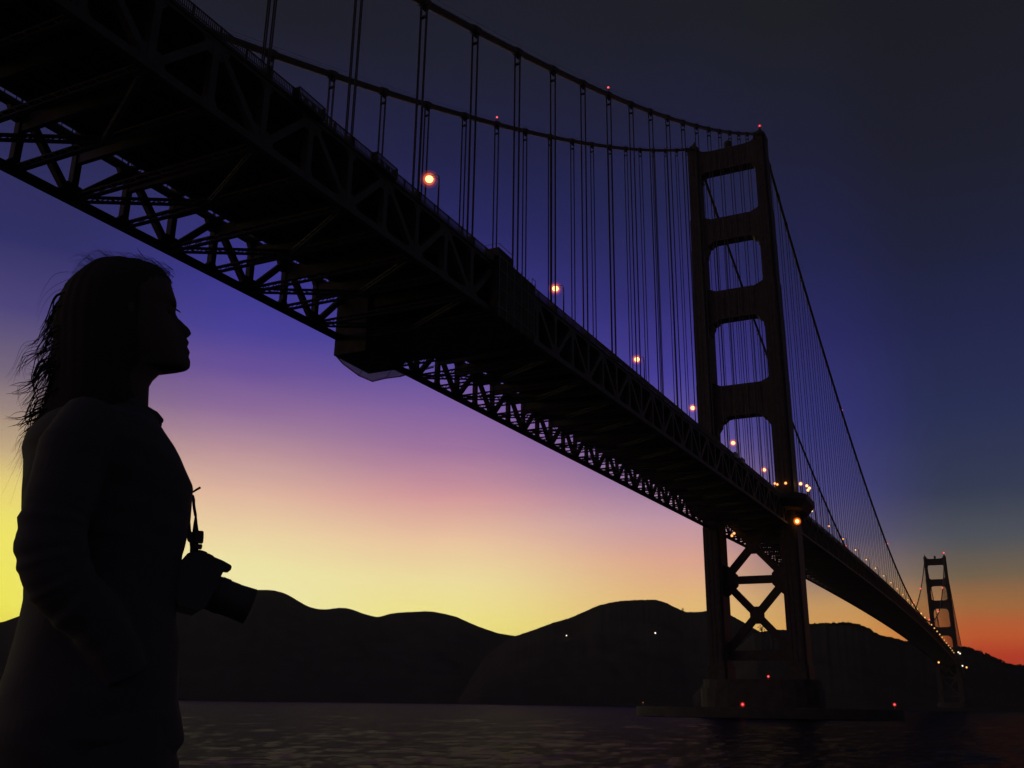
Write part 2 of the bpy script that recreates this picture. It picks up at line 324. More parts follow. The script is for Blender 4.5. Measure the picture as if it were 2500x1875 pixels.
# ------------------------------------------------------------------ towers
def cross_ring(cx, hx, dy, z, nx=0.75, ny=0.9):
    a, b = hx, hx - nx; c, d = dy, dy + ny
    P = [(b, -d), (b, -c), (a, -c), (a, c), (b, c), (b, d), (-b, d), (-b, c), (-a, c), (-a, -c), (-b, -c), (-b, -d)]
    return [(cx + x, y, z) for x, y in P]
def make_tower(loc, label):
    T = thing('bridge_tower', label, 'bridge tower', loc)
    tiers = [(13.4, 18, 3.5, 5.6), (18, 66.5, 3.08, 5.0), (66.5, 104, 3.1, 4.6), (104, 121, 3.05, 4.4), (121, 146, 3.0, 4.2), (146, 160.5, 2.9, 4.0), (160.5, 178, 2.6, 3.7), (178, 192, 2.5, 3.5), (192, 211, 2.2, 3.2), (211, 223.4, 2.15, 3.0)]
    for sx in (-1, 1):
        rings = []
        for z0, z1, hx, dy in tiers: rings += [cross_ring(sx * XC, hx, dy, z0), cross_ring(sx * XC, hx, dy, z1)]
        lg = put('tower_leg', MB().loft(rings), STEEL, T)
        mb = MB()
        for z0, z1, hx, dy in tiers[1:]:             # raised pilaster ribs that run up each leg face
            for k in (-1, 0, 1):
                mb.box(sx*XC + k*hx*0.5 - 0.22, sx*XC + k*hx*0.5 + 0.22, -dy - 1.05, -dy - 0.87, z0 + 0.8, z1 - 0.8)
        r_ = put('pilaster_rib', mb, STEEL, lg); r_['kind'] = 'stuff'
        mb = MB(); x = sx * XC
        mb.loft([cross_ring(x, 2.25, 3.3, 223.4), cross_ring(x, 2.25, 3.3, 225.0)])
        mb.loft([cross_ring(x, 1.5, 2.6, 225.0, 0.4, 0.5), cross_ring(x, 1.4, 2.5, 226.4, 0.4, 0.5)])
        mb.loft([cross_ring(x, 0.95, 1.9, 226.4, 0.3, 0.4), cross_ring(x, 0.6, 1.5, 227.7, 0.2, 0.3)])
        s_ = put('saddle_housing', mb, STEEL, T)
        put('beacon_mast', MB().tube([(x, 0, 227.5), (x, 0, 229.7)], [0.5, 0.28], 8), STEEL, s_)
    struts = [(212.8, 222.2, 2.15), (181.2, 191.2, 2.6), (147.6, 159.6, 3.0), (108.2, 120.4, 3.1)]
    for k, (zb_, zt_, hx) in enumerate(struts):
        w = XC - hx + 0.4; f = [0.55, 1.0, 1.0, 1.25][k]
        bot = [(-w, zb_-6.4*f), (-w+0.9, zb_-5.4*f), (-w+1.0, zb_-3.9*f), (-w+1.7*f, zb_-2.6*f), (-w+1.8*f, zb_-1.5*f), (-w+2.8*f, zb_-1.2*f), (-w+3.9*f, zb_-0.2), (-w+5.2*f, zb_)]
        top = [(-w+3.6, zt_), (-w+2.4, zt_+0.5), (-w+1.0, zt_+1.2), (-w, zt_+1.9)] if k else [(-w+5.0, zt_), (-w+2.0, zt_+0.5), (-w+0.7, zt_+1.4), (-w, zt_+2.2)]
        poly = bot + [(-x, z) for x, z in reversed(bot)] + [(-x, z) for x, z in reversed(top)] + top
        ps = put('portal_strut', MB().prism_y(poly, -2.6, 2.6), STEEL, T)
        mb = MB()
        for i in range(-3, 4): mb.box(i*2.3 - 0.3, i*2.3 + 0.3, -2.85, -2.598, zb_ + 1.2, zt_ - 1.2)
        for i in range(-3, 4): mb.box(i*2.3 - 0.3, i*2.3 + 0.3, 2.598, 2.85, zb_ + 1.2, zt_ - 1.2)
        rb = put('fluted_panel', mb, STEEL, ps); rb['kind'] = 'stuff'
    w = XC - 3.08
    put('cross_strut', MB().box(-w, w, -1.6, 1.6, 46.4, 48.9), STEEL, T)
    put('cross_strut', MB().box(-w, w, -1.6, 1.6, 20.0, 23.2), STEEL, T)
    put('cross_strut', MB().box(-w, w, -1.6, 1.6, 70.5, 72.4), STEEL, T)
    for zc in (35.3, 59.9):
        for s_ in (-1, 1):
            d = Vector((s_ * 11.2, 0, 12.3))
            mb = MB(); c = Vector((0, 0, zc)); e1 = 0.11
            mb.bar(c - d, c + d, 2.5, 2.1 + 0.05 * s_, up=(0, 1, 0)); br = put('cross_brace', mb, STEEL, T)
        P = [(-2.3, zc-1.2), (-0.9, zc-2.9), (0.9, zc-2.9), (2.3, zc-1.2), (2.3, zc+1.2), (0.9, zc+2.9), (-0.9, zc+2.9), (-2.3, zc+1.2)]
        put('gusset_plate', MB().prism_y(P, -1.3, 1.3), STEEL, T)
    for zc in (47.65,):
        for s_ in (-1, 1):
            P = [(s_*w, zc-5.6), (s_*w, zc+5.6), (s_*(w-1.2), zc+5.2), (s_*(w-4.4), zc+1.9), (s_*(w-4.4), zc-1.9), (s_*(w-1.2), zc-5.2)]
            put('gusset_plate', MB().prism_y(P, -1.25, 1.25), STEEL, T)
    mb = MB(); P = []
    for i in range(24):
        a = 2*math.pi*i/24; P.append((20.5 * math.copysign(abs(math.cos(a))**0.6, math.cos(a)), 12.5 * math.copysign(abs(math.sin(a))**0.6, math.sin(a))))
    mb.loft([[(x, y, -6) for x, y in P], [(x, y, 10.4) for x, y in P], [(x*0.95, y*0.95, 10.5) for x, y in P], [(x*0.95, y*0.95, 13.4) for x, y in P]])
    put('concrete_pier', mb, CONC, T)
    mb = MB().box(-0.9, 1.5, -1.2, 1.2, 222.2, 223.6); mb.ball((0.3, 0, 225.0), 1.75, 14, 9); put('beacon_dome', mb, STEEL, T)
    return T
tower = make_tower((0, 0, 0), 'tall near art deco bridge tower with four portal openings above the deck')
tower2 = dup(tower, (0, SPAN, 0), 'small distant bridge tower at the far right end of the span')
def red_beacon(parent, p, r=0.42, h=0.62):
    b_ = put('beacon', MB().ball(p, r, 10, 6), REDL, parent, True)
    put('beacon_glow', MB().ball(p, h, 12, 8), HALOR, b_, True)
red_beacon(tower, (XC, 0, 230.2), 0.3, 0.75); red_beacon(tower2, (XC, 0, 230.6), 1.0, 1.6)

# ------------------------------------------------------------------ main cables and suspenders
def make_cable(sx, label):
    T = thing('main_cable', label, 'suspension cable', (sx * XC, 0, 0))
    def seg(y0, y1, n, r=0.57):
        ys = np.linspace(y0, y1, n); return MB().tube([(0, y, cable_z(y)) for y in ys], r, 12)
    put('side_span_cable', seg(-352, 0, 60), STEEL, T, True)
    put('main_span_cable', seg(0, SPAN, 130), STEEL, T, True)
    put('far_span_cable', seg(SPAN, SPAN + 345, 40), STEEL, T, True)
    ys = [-(13.04 + 15.24 * k) for k in range(22)] + [15.24 * k for k in range(1, 84)] + [SPAN + 13 + 15.24 * k for k in range(20)]
    for y in ys:
        zc = cable_z(y); zb_ = grade(y) + ZT - 1.3; L_ = zc - zb_
        if L_ < 1.2: continue
        near = y < 60
        slope = (cable_z(y + 0.5) - cable_z(y - 0.5))
        mb = MB()
        if L_ > 6:
            # four ropes: two pairs hanging from the cable band, brought closer together below it
            for dx in (-1, 1):
                for dy in (-1, 1):
                    mb.tube([(dx*0.50, y + dy*0.16, zc + 0.1), (dx*0.47, y + dy*0.15, zc - 2.4), (dx*0.42, y + dy*0.15, zb_)], 0.09, 6)
            mb.box(-0.5, 0.5, y - 0.22, y + 0.22, zc - 2.55, zc - 2.3); mb.box(-0.5, 0.5, y - 0.22, y + 0.22, zb_, zb_ + 1.3)
        else:
            for dx in (-1, 1): mb.tube([(dx*0.48, y, zc), (dx*0.48, y, zb_)], 0.1, 6)
        s_ = put('suspender_rope', mb, ROPE, T)
        if near and L_ > 3:
            d = Vector((0, 1, slope)).normalized(); c = Vector((0, y, zc))
            mb = MB().tube([c - d*0.95, c - d*0.9, c + d*0.9, c + d*0.95], [0.62, 0.76, 0.76, 0.62], 12)
            mb.box(-0.16, 0.16, y - 0.5, y + 0.5, zc - 1.15, zc - 0.4)
            put('cable_band', mb, STEEL, s_)
    for off, nm in ((-0.42, 'hand_rope'), (0.42, 'hand_rope')):
        yy_ = np.linspace(-340, -4, 45); mb = MB().tube([(off, y, cable_z(y) + 1.25) for y in yy_], 0.022, 5)
        for k in range(22):
            y = -(13.04 + 15.24 * k)
            if cable_z(y) > 60: mb.tube([(off, y, cable_z(y)), (off, y, cable_z(y) + 1.3)], 0.03, 5)
        put(nm, mb, ROPE, T)
    for y in [-180.7] + [182.9 * k for k in range(1, 7)]:
        r = 0.24 if y < 0 else 0.32 + 0.0006 * y
        b_ = put('beacon_post', MB().tube([(0, y, cable_z(y) + 0.4), (0, y, cable_z(y) + 1.7)], 0.09, 6), STEEL, T)
        put('beacon', MB().ball((0, y, cable_z(y) + 1.9), r, 10, 6), REDL, b_, True)
    return T
cab_e = make_cable(1, 'upper near main cable sweeping to the right-hand tower leg')
cab_e['label'] = 'upper main cable, the one nearer the water side of the shore walk'
cab_e['label'] = 'upper of the two main cables, ending at the taller-looking tower leg with the red light'
cab_w = make_cable(-1, 'lower of the two main cables, meeting the roadway edge at upper left')

# ------------------------------------------------------------------ deck and stiffening trusses
D = thing('bridge_deck', 'long dark truss-stiffened roadway crossing the whole picture', 'bridge deck')
PAN = 7.62
YN = [(-294.69 + 0.0) + PAN * (k - 6) for k in range(46)]       # node positions of the near side span (surveyed node at -294.7)
YN = [y for y in YN if y < 2]
Y0 = YN[0]
def span_strip(x0, x1, z0, z1, ys):
    rings = [[(x0, y, grade(y)+z0), (x1, y, grade(y)+z0), (x1, y, grade(y)+z1), (x0, y, grade(y)+z1)] for y in ys]
    return MB().loft(rings)
ysA = list(np.linspace(Y0, 0, 12)) + list(np.linspace(0, SPAN, 60))[1:] + list(np.linspace(SPAN, SPAN + 340, 12))[1:]
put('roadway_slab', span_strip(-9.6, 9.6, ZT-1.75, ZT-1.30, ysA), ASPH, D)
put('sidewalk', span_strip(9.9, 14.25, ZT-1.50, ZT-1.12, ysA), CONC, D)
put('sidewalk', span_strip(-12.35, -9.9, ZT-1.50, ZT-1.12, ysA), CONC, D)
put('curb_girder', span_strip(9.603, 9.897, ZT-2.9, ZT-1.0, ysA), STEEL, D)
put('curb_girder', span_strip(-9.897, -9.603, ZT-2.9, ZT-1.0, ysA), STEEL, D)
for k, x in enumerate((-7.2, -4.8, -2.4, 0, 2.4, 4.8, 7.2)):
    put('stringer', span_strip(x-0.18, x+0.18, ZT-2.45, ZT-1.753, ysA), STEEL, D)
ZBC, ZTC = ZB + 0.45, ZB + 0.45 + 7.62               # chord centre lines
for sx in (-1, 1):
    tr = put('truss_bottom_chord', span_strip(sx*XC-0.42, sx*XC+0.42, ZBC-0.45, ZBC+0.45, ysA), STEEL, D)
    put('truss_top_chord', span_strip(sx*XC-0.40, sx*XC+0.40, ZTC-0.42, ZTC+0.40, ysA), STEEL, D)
    for i, y in enumerate(YN):
        g_ = grade(y); x = sx * XC
        odd = (i % 2 == 1)                            # surveyed: diagonals gather at every second bottom node
        put('truss_vertical', MB().bar((x, y, ZBC+g_+0.4), (x, y, ZTC+g_-0.4), 0.78, 0.9), STEEL, D)
        if i < len(YN) - 1:
            y2 = YN[i+1]; g2 = grade(y2)
            a, b_ = ((x, y, ZBC+g_), (x, y2, ZTC+g2)) if odd else ((x, y, ZTC+g_), (x, y2, ZBC+g2))
            put('truss_diagonal', MB().bar(a, b_, 0.84, 0.74, up=(1, 0, 0)), STEEL, D)
        for zz_, up_ in ((ZBC, 1), (ZTC, -1)):
            big = (odd and up_ == 1) or ((not odd) and up_ == -1)
            w_ = 2.0 if big else 1.1; h_ = 1.9 if big else 1.2
            P = [(y - w_, zz_+g_ + up_*0.40), (y + w_, zz_+g_ + up_*0.44), (y + w_*0.5, zz_+g_ + up_*h_), (y - w_*0.5, zz_+g_ + up_*h_)]
            mb = MB(); n = 4
            mb.add([(x - 0.33, a, b2) for a, b2 in P] + [(x + 0.33, a, b2) for a, b2 in P], [tuple(range(n)), tuple(reversed(range(n, 2*n)))] + [(j, j+n, (j+1) % n+n, (j+1) % n) for j in range(n)])
            put('gusset_plate', mb, STEEL, D)
    mb = MB()
    for s_y, e_y, first in ((15.24*0, SPAN, 0), (SPAN, SPAN+340, 0)):   # the distant spans: same truss, joined
        n = int((e_y - s_y) / PAN)
        for i in range(n + 1):
            y = s_y + i * PAN; x = sx * XC; g_ = grade(y); y2 = y + PAN; g2 = grade(y2)
            mb.bar((x, y, ZBC+g_), (x, y, ZTC+g_), 0.5, 0.6)
            if i < n:
                a, b_ = ((x, y, ZBC+g_), (x, y2, ZTC+g2)) if i % 2 else ((x, y, ZTC+g_), (x, y2, ZBC+g2))
                mb.bar(a, b_, 0.58, 0.6, up=(1, 0, 0))
    o = put('truss_web', mb, STEEL, D); o['kind'] = 'stuff'
def laced(a, b_, w, h, pitch, up=(0, 0, 1)):          # two flange channels with zig-zag lacing between them
    a = Vector(a); b_ = Vector(b_); d = (b_ - a); Ln = d.length; d.normalize(); mb = MB()
    upv = Vector(up); side = d.cross(upv).normalized(); upv = side.cross(d).normalized()
    for s_ in (-1, 1):
        off = upv * s_ * (h/2 - 0.08)
        mb.bar(a + off, b_ + off, w, 0.16, up=upv)
    n = max(2, int(Ln / pitch))
    for i in range(n):
        p0 = a + d * (Ln * i / n) + upv * ((h/2 - 0.1) * (1 if i % 2 else -1)); p1 = a + d * (Ln * (i+1) / n) + upv * ((h/2 - 0.1) * (-1 if i % 2 else 1))
        for s_ in (-1, 1): mb.bar(p0 + side * s_ * (w/2 - 0.03), p1 + side * s_ * (w/2 - 0.03), 0.05, 0.11, up=upv)
    return mb
for i, y in enumerate(YN):
    g_ = grade(y)
    put('floor_beam', MB().box(-XC + 0.45, XC - 0.45, y - 0.28, y + 0.28, ZT - 4.7 + g_, ZT - 2.5 + g_), STEEL, D)
    put('lateral_strut', laced((-XC, y, ZBC + g_), (XC, y, ZBC + g_), 0.6, 0.85, 0.9), STEEL, D)
    if i % 2 == 1 and i + 1 < len(YN):                # K bracing: both chords to the middle of the next strut
        y2 = YN[i+1]; g2 = grade(y2)
        for sx in (-1, 1): put('lateral_brace', laced((sx*XC, y, ZBC + g_ - 0.05*sx), (0, y2, ZBC + g2 - 0.05*sx), 0.55, 0.75, 0.85), STEEL, D)
mb = MB(); mb2 = MB()
for i in range(int(SPAN / PAN)):
    y = PAN * (i + 1); g_ = grade(y)
    mb.box(-XC + 0.45, XC - 0.45, y - 0.25, y + 0.25, ZT - 4.7 + g_, ZT - 2.5 + g_)
    mb2.bar((-XC, y, ZBC + g_), (XC, y, ZBC + g_), 0.45, 0.6)
    if i % 2: mb2.bar((-XC, y, ZBC + g_ - .03), (XC, y + PAN, ZBC + grade(y+PAN) - .03), 0.4, 0.5); mb2.bar((XC, y, ZBC + g_ + .03), (-XC, y + PAN, ZBC + grade(y+PAN) + .03), 0.4, 0.5)
o = put('floor_beam_row', mb, STEEL, D); o['kind'] = 'stuff'
o = put('lateral_bracing', mb2, STEEL, D); o['kind'] = 'stuff'
# railings
for sx in (-1, 1):
    x = sx * 14.28
    rl = put('railing', span_strip(x-0.06, x+0.06, ZT-0.09, ZT, ysA), STEEL, D)
    put('lower_rail', span_strip(x-0.04, x+0.04, ZT-1.0, ZT-0.93, ysA), STEEL, rl)
    mb = MB(); y = Y0
    step = 0.27 if sx == 1 else 1.5
    while y < 0:
        g_ = grade(y); mb.box(x-0.03, x+0.03, y-0.055, y+0.055, ZT-1.12+g_, ZT-0.05+g_); y += step
    while y < SPAN:
        g_ = grade(y); mb.box(x-0.03, x+0.03, y-0.15, y+0.15, ZT-1.12+g_, ZT-0.05+g_); y += 0.9
    o = put('railing_picket', mb, STEEL, rl); o['kind'] = 'stuff'
    mb = MB(); y = Y0
    while y < SPAN + 300:
        g_ = grade(y); mb.box(x-0.09, x+0.09, y-0.09, y+0.09, ZT-1.2+g_, ZT+0.03+g_); y += 3.81
    o = put('railing_post', mb, STEEL, rl); o['kind'] = 'stuff'
# brackets that carry the outer edge on the far side
for i, y in enumerate(YN):
    g_ = grade(y); put('edge_bracket', MB().box(-14.35, -12.3, y-0.3, y+0.3, ZT-1.55+g_, ZT-1.12+g_), STEEL, D)
# walk that bulges round the tower legs, with parapet and bracket
def bulge(yc, sx):
    P = [(13.9, -14.5), (16.6, -14.0), (19.6, -11.5), (21.3, -8.5), (21.5, 0), (21.3, 8.5), (19.6, 11.5), (16.6, 14.0), (13.9, 14.5)]
    mb = MB(); g_ = grade(yc)
    top = [(sx*x, yc+y, ZT-1.12+g_) for x, y in P]; bot = [(sx*x, yc+y, ZT-1.9+g_) for x, y in P]; low = [(sx*(13.9+(x-13.9)*0.72), yc+y*0.9, ZT-4.6+g_) for x, y in P]
    mb.loft([low, bot, top]); o1 = put('tower_walk', mb, STEEL, D)
    mb = MB(); n = len(P)
    for j in range(n-1):
        a = Vector((sx*P[j][0], yc+P[j][1], ZT-0.5+g_)); b_ = Vector((sx*P[j+1][0], yc+P[j+1][1], ZT-0.5+g_)); mb.bar(a, b_, 0.12, 1.25)
    put('parapet', mb, STEEL, o1)
for yc in (0, SPAN):
    for sx in (-1, 1): bulge(yc, sx)
# small railed refuge bays in the near railing
for (ya, yb) in ((-283.1, -278.4), (-267.9, -263.2)):
    mb = MB(); g_ = grade((ya+yb)/2)
    mb.box(14.3, 15.0, ya, yb, ZT-1.6+g_, ZT-1.3+g_)
    rb = put('refuge_bay', mb, STEEL, D)
    mb = MB(); mb.box(14.95, 15.02, ya, yb, ZT+g_-0.14, ZT+g_-0.02); mb.box(14.3, 15.0, ya, ya+0.07, ZT-1.4+g_, ZT-0.02+g_); mb.box(14.3, 15.0, yb-0.07, yb, ZT-1.4+g_, ZT-0.02+g_)
    y = ya
    while y < yb: mb.box(14.96, 15.01, y, y+0.09, ZT-1.4+g_, ZT-0.05+g_); y += 0.22
    put('bay_railing', mb, STEEL, rb)
# expansion cover boxes / signs along the near rail beside the tower
for y in (-84, -76): put('equipment_cabinet', MB().box(14.3, 14.9, y, y+3.2, ZT-1.2+grade(y), ZT+0.35+grade(y)), GALV, D)

# ------------------------------------------------------------------ maintenance scaffold wrapped round the trusses
S = thing('maintenance_scaffold', 'boxy sheeted maintenance scaffold wrapped around the deck left of centre', 'scaffold')
ga, gb = grade(-235), grade(-222)
put('hanging_enclosure', MB().add([(-14.5,-234.6,57.6),(-14.5,-224.6,57.6),(-8.5,-224.6,57.6),(-8.5,-234.6,57.6),(-14.5,-234.6,ZT+ga-1.7),(-14.5,-221.2,ZT+ga-1.7),(-8.5,-221.2,ZT+ga-1.7),(-8.5,-234.6,ZT+ga-1.7),(-14.5,-221.2,60.6),(-8.5,-221.2,60.6)],
    [(0,1,2,3),(4,5,6,7),(0,3,7,4),(0,1,8,5,4),(3,2,9,6,7),(1,8,9,2),(8,5,6,9)]), BOARD, S)
put('hanging_enclosure', MB().box(14.35, 15.2, -235.0, -222.0, 59.6, ZT+gb-0.8), BOARD, S)
put('deck_sheeting', MB().box(-8.45, 14.3, -234.5, -222.2, 59.8, 60.2), BOARD, S)
mb = MB()
for k in range(6): mb.tube([(15.28, -234.9 + 2.55*k, 59.2), (15.28, -234.9 + 2.55*k, ZT+gb-0.4)], 0.05, 6)
for z in (61, 64, 67, 69.2): mb.tube([(15.3, -235.1, z), (15.3, -221.9, z)], 0.05, 6)
put('scaffold_pole', mb, GALV, S)
mb = MB(); zc = ZT + gb - 0.5
mb.box(12.6, 15.1, -235.0, -229.8, ZT+ga-1.1, ZT+ga+0.95); put('scaffold_hut', mb, BOARD, S)
mb = MB().tube([(12.5,-235,ZT+ga+0.9),(12.5,-235,ZT+ga+1.6),(15.1,-235,ZT+ga+1.6),(15.1,-229.9,ZT+ga+1.6),(15.1,-229.9,ZT+ga+0.9)], 0.045, 6); put('guard_rail', mb, GALV, S)
put('guard_rail', MB().tube([(15.25,-223.2,ZT+gb-0.8),(15.25,-223.2,ZT+gb+0.25),(15.25,-221.9,ZT+gb+0.25),(15.25,-221.9,ZT+gb-1.6)], 0.06, 6), GALV, S)
# sagging catch net slung along the outer side
rows = []
prof = [(0.0, -234.0, 58.0, -14.7), (0.18, -229.5, 58.0, -16.3), (0.36, -224.0, 57.8, -17.0), (0.5, -219.5, 58.1, -17.2), (0.62, -215.5, 59.9, -17.2), (0.75, -211.0, 61.6, -17.0), (0.88, -205.5, 64.2, -16.8), (1.0, -200.0, 66.8, -16.5)]
mb = MB(); rows = []
for k, (u_, y, z, xo) in enumerate(prof):
    row = []
    hgt = 0.7 + 1.9 * math.sin(math.pi * min(1, u_ * 1.15 + 0.05)) ** 0.7
    for j in range(9):
        v_ = j / 8.0; x = xo + 1.6 * v_ ** 2 - 0.7 * math.sin(math.pi * v_); zz_ = z + hgt * v_ - 0.25 * math.sin(math.pi * v_) + 0.08 * math.sin(9 * v_ + 3 * k)
        row.append((x, y + 0.3 * v_, zz_))
    rows.append(row)
n = 9; vs = [q for r in rows for q in r] + [(q[0] - 0.04, q[1], q[2] + 0.02) for r in rows for q in r]; o_ = n * len(rows)
fs = [(i*n+j, i*n+j+1, (i+1)*n+j+1, (i+1)*n+j) for i in range(len(rows)-1) for j in range(n-1)]
fs += [tuple(a + o_ for a in reversed(f)) for f in fs]; mb.add(vs, fs)
NETM = bpy.data.materials.new('thin_netting'); NETM.use_nodes = True; t = NETM.node_tree; pb = t.nodes['Principled BSDF']; pb.inputs['Base Color'].default_value = (0.35, 0.35, 0.40, 1); pb.inputs['Roughness'].default_value = 1
tr_ = t.nodes.new('ShaderNodeBsdfTransparent'); tl_ = t.nodes.new('ShaderNodeBsdfTranslucent'); tl_.inputs[0].default_value = (0.4, 0.4, 0.46, 1); m1 = t.nodes.new('ShaderNodeMixShader'); m2 = t.nodes.new('ShaderNodeMixShader')
m1.inputs[0].default_value = 0.35; t.links.new(pb.outputs[0], m1.inputs[1]); t.links.new(tl_.outputs[0], m1.inputs[2]); m2.inputs[0].default_value = 0.34; t.links.new(m1.outputs[0], m2.inputs[1]); t.links.new(tr_.outputs[0], m2.inputs[2])
t.links.new(m2.outputs[0], t.nodes['Material Output'].inputs[0])
nn = put('catch_net', mb, NETM, S, True)
put('net_edge_rope', MB().tube([(p[3], p[1], p[2]) for p in prof], 0.09, 6), ROPE, nn)
for k in (2, 4, 5): put('net_hanger', MB().tube([rows[k][0], rows[k][-1], (-14.2, prof[k][1], 66)], 0.05, 5), ROPE, nn)

# ------------------------------------------------------------------ street lamps on the near side
def make_lamp(loc, label, group, scale=1.0, halo=1.0):
    T = thing('street_lamp', label, 'street lamp', loc, group)
    H = 7.35
    mb = MB().tube([(0, 0, 0), (0, 0, H - 1.0)], [0.16, 0.11], 8); mb.box(-0.22, 0.22, -0.22, 0.22, 0, 0.7); put('pole', mb, STEEL, T)
    pts = [(0, 0, H - 1.1)] + [(-0.75 + 0.75 * math.cos(a), 0, H - 0.6 + 0.62 * math.sin(a)) for a in np.linspace(0, math.pi/2, 7)] + [(-1.35, 0, H + 0.02)]
    put('arm', MB().tube(pts, 0.075, 8), STEEL, T, True)
    put('arm', MB().tube([(0.05, 0, H - 1.6), (-0.18, 0, H - 0.75), (-0.7, 0, H - 0.33), (-1.35, 0, H - 0.2)], 0.05, 6), STEEL, T, True)
    hd = put('lamp_head', MB().tube([(-1.1, 0, H + 0.02), (-1.4, 0, H - 0.03), (-1.9, 0, H - 0.08), (-2.1, 0, H - 0.16)], [0.1, 0.24, 0.24, 0.08], 10), STEEL, T, True)
    bl = put('bulb', MB().ball((-1.6, 0, H - 0.42), 0.58 * scale, 12, 8, 0.85), BULB, hd, True)
    put('lamp_halo', MB().ball((-1.62, 0, H - 0.42), 0.92 * halo, 16, 10), HALO, hd, True)  # added bloom sphere around the bulb, not a glass part
    if halo > 0.8: put('outer_halo', MB().ball((-1.62, 0, H - 0.42), 1.3 * halo, 18, 12), HALO2, hd, True)  # wider, fainter bloom added outside the first
    return T
LY = [-250.2, -205.4, -160.2, -115.6, -72.2, -29.0]
names = ['first and largest lit lamp along the rail, at upper left beside two suspender ropes', 'second lit lamp along the rail, just right of the scaffold section', 'third lit lamp along the rail, midway between scaffold and tower',
         'lit lamp tight against the outer edge of the left tower leg', 'lit lamp framed in the lowest tower portal, the left one', 'lit lamp framed in the lowest tower portal, beside the right leg']
for y, nm in zip(LY, names): make_lamp((13.25, y, ZT - 1.12 + grade(y)), nm, 'lamps along the near railing', 1.0, 1.0)
ords = ['first', 'second', 'third', 'fourth', 'fifth', 'sixth', 'seventh', 'eighth', 'ninth', 'tenth', 'eleventh', 'twelfth', 'thirteenth', 'fourteenth', 'fifteenth', 'sixteenth', 'seventeenth', 'eighteenth', 'nineteenth', 'twentieth', 'twenty-first', 'twenty-second', 'twenty-third', 'twenty-fourth', 'twenty-fifth', 'twenty-sixth', 'twenty-seventh', 'twenty-eighth']
base = make_lamp((13.25, 63.8, ZT - 1.12 + grade(63.8)), 'first railing lamp beyond the near tower, low beside its walk', 'lamps along the near railing', 0.85, 0.62)
pale = {}
for k in range(1, 27):
    y = 63.8 + 45.75 * k
    if k == 26: y -= 5
    nm = '%s lamp beyond the near tower, counting along the rail towards the far tower' % ords[k]
    T = dup(base, (13.25, y, ZT - 1.12 + grade(y)), nm)
    T.scale = (1, 1, 1)
    hd = [c for c in T.children if c.name.startswith('lamp_head')][0]
    for c in hd.children:
        s_ = 1.0 + max(0, y - 250) / 700.0
        me_ = c.data
        if c.name.startswith('bulb'):
            key = ('b', round(s_, 1), y > 700)
            if key not in pale: 
                p_ = MB().ball((-1.6, 0, 6.93), 0.40 * round(s_, 1), 10, 6).mesh('bulb'); p_.materials.append(BULB2); pale[key] = p_
            c.data = pale[key]
# floodlights at the tower
def flood(p, label, r=0.42, glow_r=0.8, bulbm=BULB, post=1.6):
    T = thing('floodlight', label, 'floodlight', p, 'lamps fixed around the near tower at deck level')
    put('post', MB().tube([(0, 0, -post), (0, 0, -0.3)], 0.12, 6), STEEL, T)
    hd = put('lamp_housing', MB().loft([[(x*0.32, y*0.28+0.1, z) for x, y in ((-1,-1),(1,-1),(1,1),(-1,1))] for z in (-0.34, 0.0)] ), GALV, T)
    put('bulb', MB().ball((0, -0.25, 0.05), r, 10, 7), bulbm, hd, True)
    if glow_r: put('lamp_halo', MB().ball((0, -0.25, 0.05), glow_r, 14, 9), HALO, hd, True)  # added bloom sphere, no glass around this bulb
flood((10.6, -6.3, 80.3), 'floodlight on the inner side of the right tower leg, left one of a close pair', 0.36, 0.62, BULB2, 6)
flood((11.45, -6.3, 79.9), 'floodlight on the inner side of the right tower leg, right one of a close pair', 0.36, 0.62, BULB2, 6)
flood((14.4, -6.4, 80.1), 'single floodlight on the dark front face of the right tower leg', 0.42, 0.66, BULB2, 5.5)
flood((18.5, 0, 80.8), 'floodlight just outside the right tower leg, highest and nearest to the leg', 0.5, 0.85, BULB, 6)
flood((20.6, 0, 79.9), 'floodlight on the bulging tower walk, left of its cluster of three', 0.44, 0.72, BULB, 5)
flood((21.35, 0.5, 79.1), 'floodlight on the bulging tower walk, outermost of its cluster of three', 0.44, 0.72, BULB, 4)
flood((20.95, -0.5, 78.2), 'floodlight on the bulging tower walk, lowest of its cluster of three', 0.44, 0.72, BULB, 4)
flood((17.35, -6.3, 66.3), 'large orange floodlight below the deck on the right tower leg', 0.68, 1.35, BULB, 1.0)
flood((-5.75, -3.0, 64.0), 'small lamp under the deck between the tower legs, upper of a pair', 0.42, 0.62, BULB2, 0.8)
flood((-6.6, -3.0, 63.2), 'small lamp under the deck between the tower legs, lower of a pair', 0.42, 0.62, BULB2, 0.8)

# ------------------------------------------------------------------ fender ring, marker lights
mb = MB(); n = 64; rings = []
for (k, z) in ((1.0, -8), (1.0, 4.1), (0.985, 4.4), (0.83, 4.4), (0.83, -8)):
    ring = []
    for i in range(n):
        a = 2*math.pi*i/n; rx = 45 - 45*(1-k)*0.62; ry = 24 - 24*(1-k); ring.append((rx*math.cos(a), ry*math.sin(a), z))
    rings.append(ring)
mb.loft(rings, cap=False)
mb2 = [( -1)]
o = put('concrete_fender', mb, CONC); o['label'] = 'low oval concrete fender ring in the water round the near tower pier'; o['category'] = 'pier fender'
def marker(p, label, m=REDL, r=0.28, h=0.0, post=1.2, cat='marker light', nm='marker_light', glow_m=None):
    T = thing(nm, label, cat, p)
    put('post', MB().tube([(0, 0, -post), (0, 0, 0)], 0.12, 6), GALV, T)
    b_ = put('lamp', MB().ball((0, 0, r * 0.8), r, 10, 7), m, T, True)
    if h: put('lamp_glow', MB().ball((0, 0, r * 0.8), h, 12, 8), glow_m or HALOR, b_, True)
